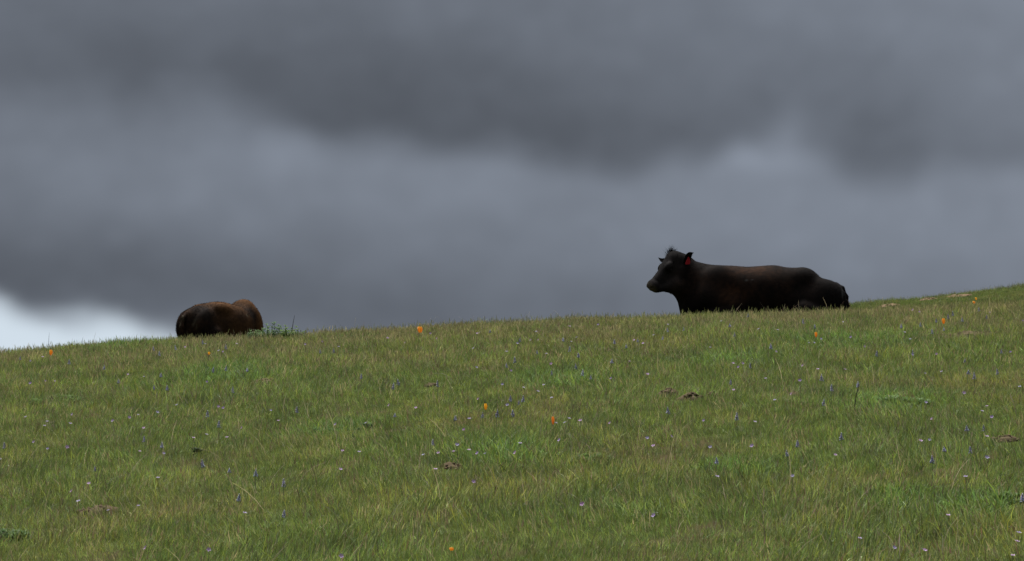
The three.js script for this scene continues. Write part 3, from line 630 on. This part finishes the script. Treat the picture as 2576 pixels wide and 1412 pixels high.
zoom(2700, 1100, 1.934, [893, 305, 475, 260, 1045, 915, 340, 765, 390, 1020, 490, 640, 1030, 727, 1970, 365, 2030, 245, 2000, 270, 2235, 215, 2405, 535, 2140, 680, 2195, 715, 2370, 685, 2125, 600, 1645, 340, 1880, 380, 1905, 300, 1790, 330, 1730, 540, 375, 405, 345, 330, 650, 490, 1310, 775, 1110, 805, 2270, 1110, 2155, 1105, 2290, 270, 2105, 290, 1455, 545, 985, 345], 'lupine');
zoom(0, 1700, 1.9167, [262, 77, 360, 130, 507, 117, 5, 212, 1043, 147, 1448, 45, 1695, 42, 665, 392, 545, 447, 593, 527, 1055, 558, 825, 595, 1207, 347, 1845, 612, 1104, 876, 1572, 892, 2570, 285, 1555, 20, 2568, 940, 1235, 165], 'lilac');
zoom(0, 1700, 1.9167, [33, 85, 1218, 80, 1088, 38, 1540, 215, 1720, 265, 718, 258, 1928, 285, 2140, 360, 2140, 595, 1793, 473], 'lupine');
zoom(2700, 1700, 1.934, [188, 120, 1140, 178, 815, 340, 240, 340, 2144, 342, 2295, 200, 2281, 35, 1791, 70, 1857, 65, 1982, 635, 1588, 887, 1822, 905, 2517, 835, 2471, 942, 2530, 768, 515, 108, 1325, 810], 'lilac');
zoom(2700, 1700, 1.934, [230, 195, 857, 65, 1877, 180, 1187, 7, 778, 145, 2172, 115, 1982, 105, 2560, 470], 'lupine');
zoom(0, 0, 0.63889, [1190, 1212, 1470, 1268, 1650, 1297, 1205, 1140, 1090, 1180], 'lilac');

function poppy(px, py, w, h, col, label) {                  // narrow cup of furled petals
  const lift = 0.095, p = at(px, py, lift), k = -p.z / F, W2 = w * k / 2, Hh = h * k, root = new THREE.Group();
  root.name = numbered('poppy'); root.position.copy(p); scene.add(root);
  const base = lift - Hh * 0.5, s = new Sheaf(); for (const t of [0, 1.57]) s.blade(0, -0.01, 0, 0, base + 0.012, 0, 0.003, [0.1, 0.14, 0.05], 2, t, 0.8);
  part('stem', s.geo(), plantMat, root);
  for (let q = 0; q < 4; q++) {
    const a0 = q * Math.PI / 2 + 0.4, pos = [], idx = [], cc = [], N = 5;
    for (let i = 0; i <= N; i++) for (let j = 0; j <= N; j++) {
      const u = j / N - 0.5, f = i / N, r = W2 * (0.3 + 0.7 * Math.sin(Math.PI * (0.08 + 0.68 * f))) * (1 + 0.06 * q % 2), a = a0 + u * 2.1, y = base + Hh * f * (1 - 0.35 * Math.abs(u) * 2 * Math.abs(u) * f);
      pos.push(Math.cos(a) * r, y, Math.sin(a) * r); cc.push(col[0] * lerp(0.95, 1.05, f), col[1] * lerp(0.8, 1.1, f), col[2]);
    }
    for (let i = 0; i < N; i++) for (let j = 0; j < N; j++) { const b = i * (N + 1) + j; idx.push(b, b + 1, b + N + 2, b, b + N + 2, b + N + 1); }
    part('petal', buildGeo(pos, idx, cc), petalMat, root);
  }
  tag(root, label, 'poppy');
}
const ORANGE = [0.85, 0.34, 0.006], GOLD = [0.85, 0.46, 0.006];
poppy(420, 329.6, 4.6, 6.2, ORANGE, 'wide open orange poppy on the skyline between the two cows');
poppy(51, 352.5, 3, 5.6, ORANGE, 'orange poppy at the far left just below the skyline');
poppy(209, 353.2, 2.2, 3, GOLD, 'tiny yellow poppy below the brown cow');
poppy(816, 334.5, 2.4, 5.2, ORANGE, 'slim orange poppy below the right end of the lying cow');
poppy(943.5, 321, 3, 5.6, ORANGE, 'orange poppy at the right below the far ridge');
poppy(485.6, 406.6, 3, 6.4, GOLD, 'yellow furled poppy tilted in the middle of the slope');
poppy(553, 420.5, 2.6, 8, [0.85, 0.27, 0.01], 'slim deep orange poppy bud in the middle of the slope');
poppy(451.5, 549, 4, 3, ORANGE, 'low orange poppy at the bottom edge');
poppy(974, 302.3, 2.4, 2.4, ORANGE, 'small orange poppy high on the right in front of the ridge, lower of a pair');
poppy(976, 298.6, 1.8, 2.6, GOLD, 'small golden poppy high on the right in front of the ridge, upper of a pair');

renderer.render(scene, camera);
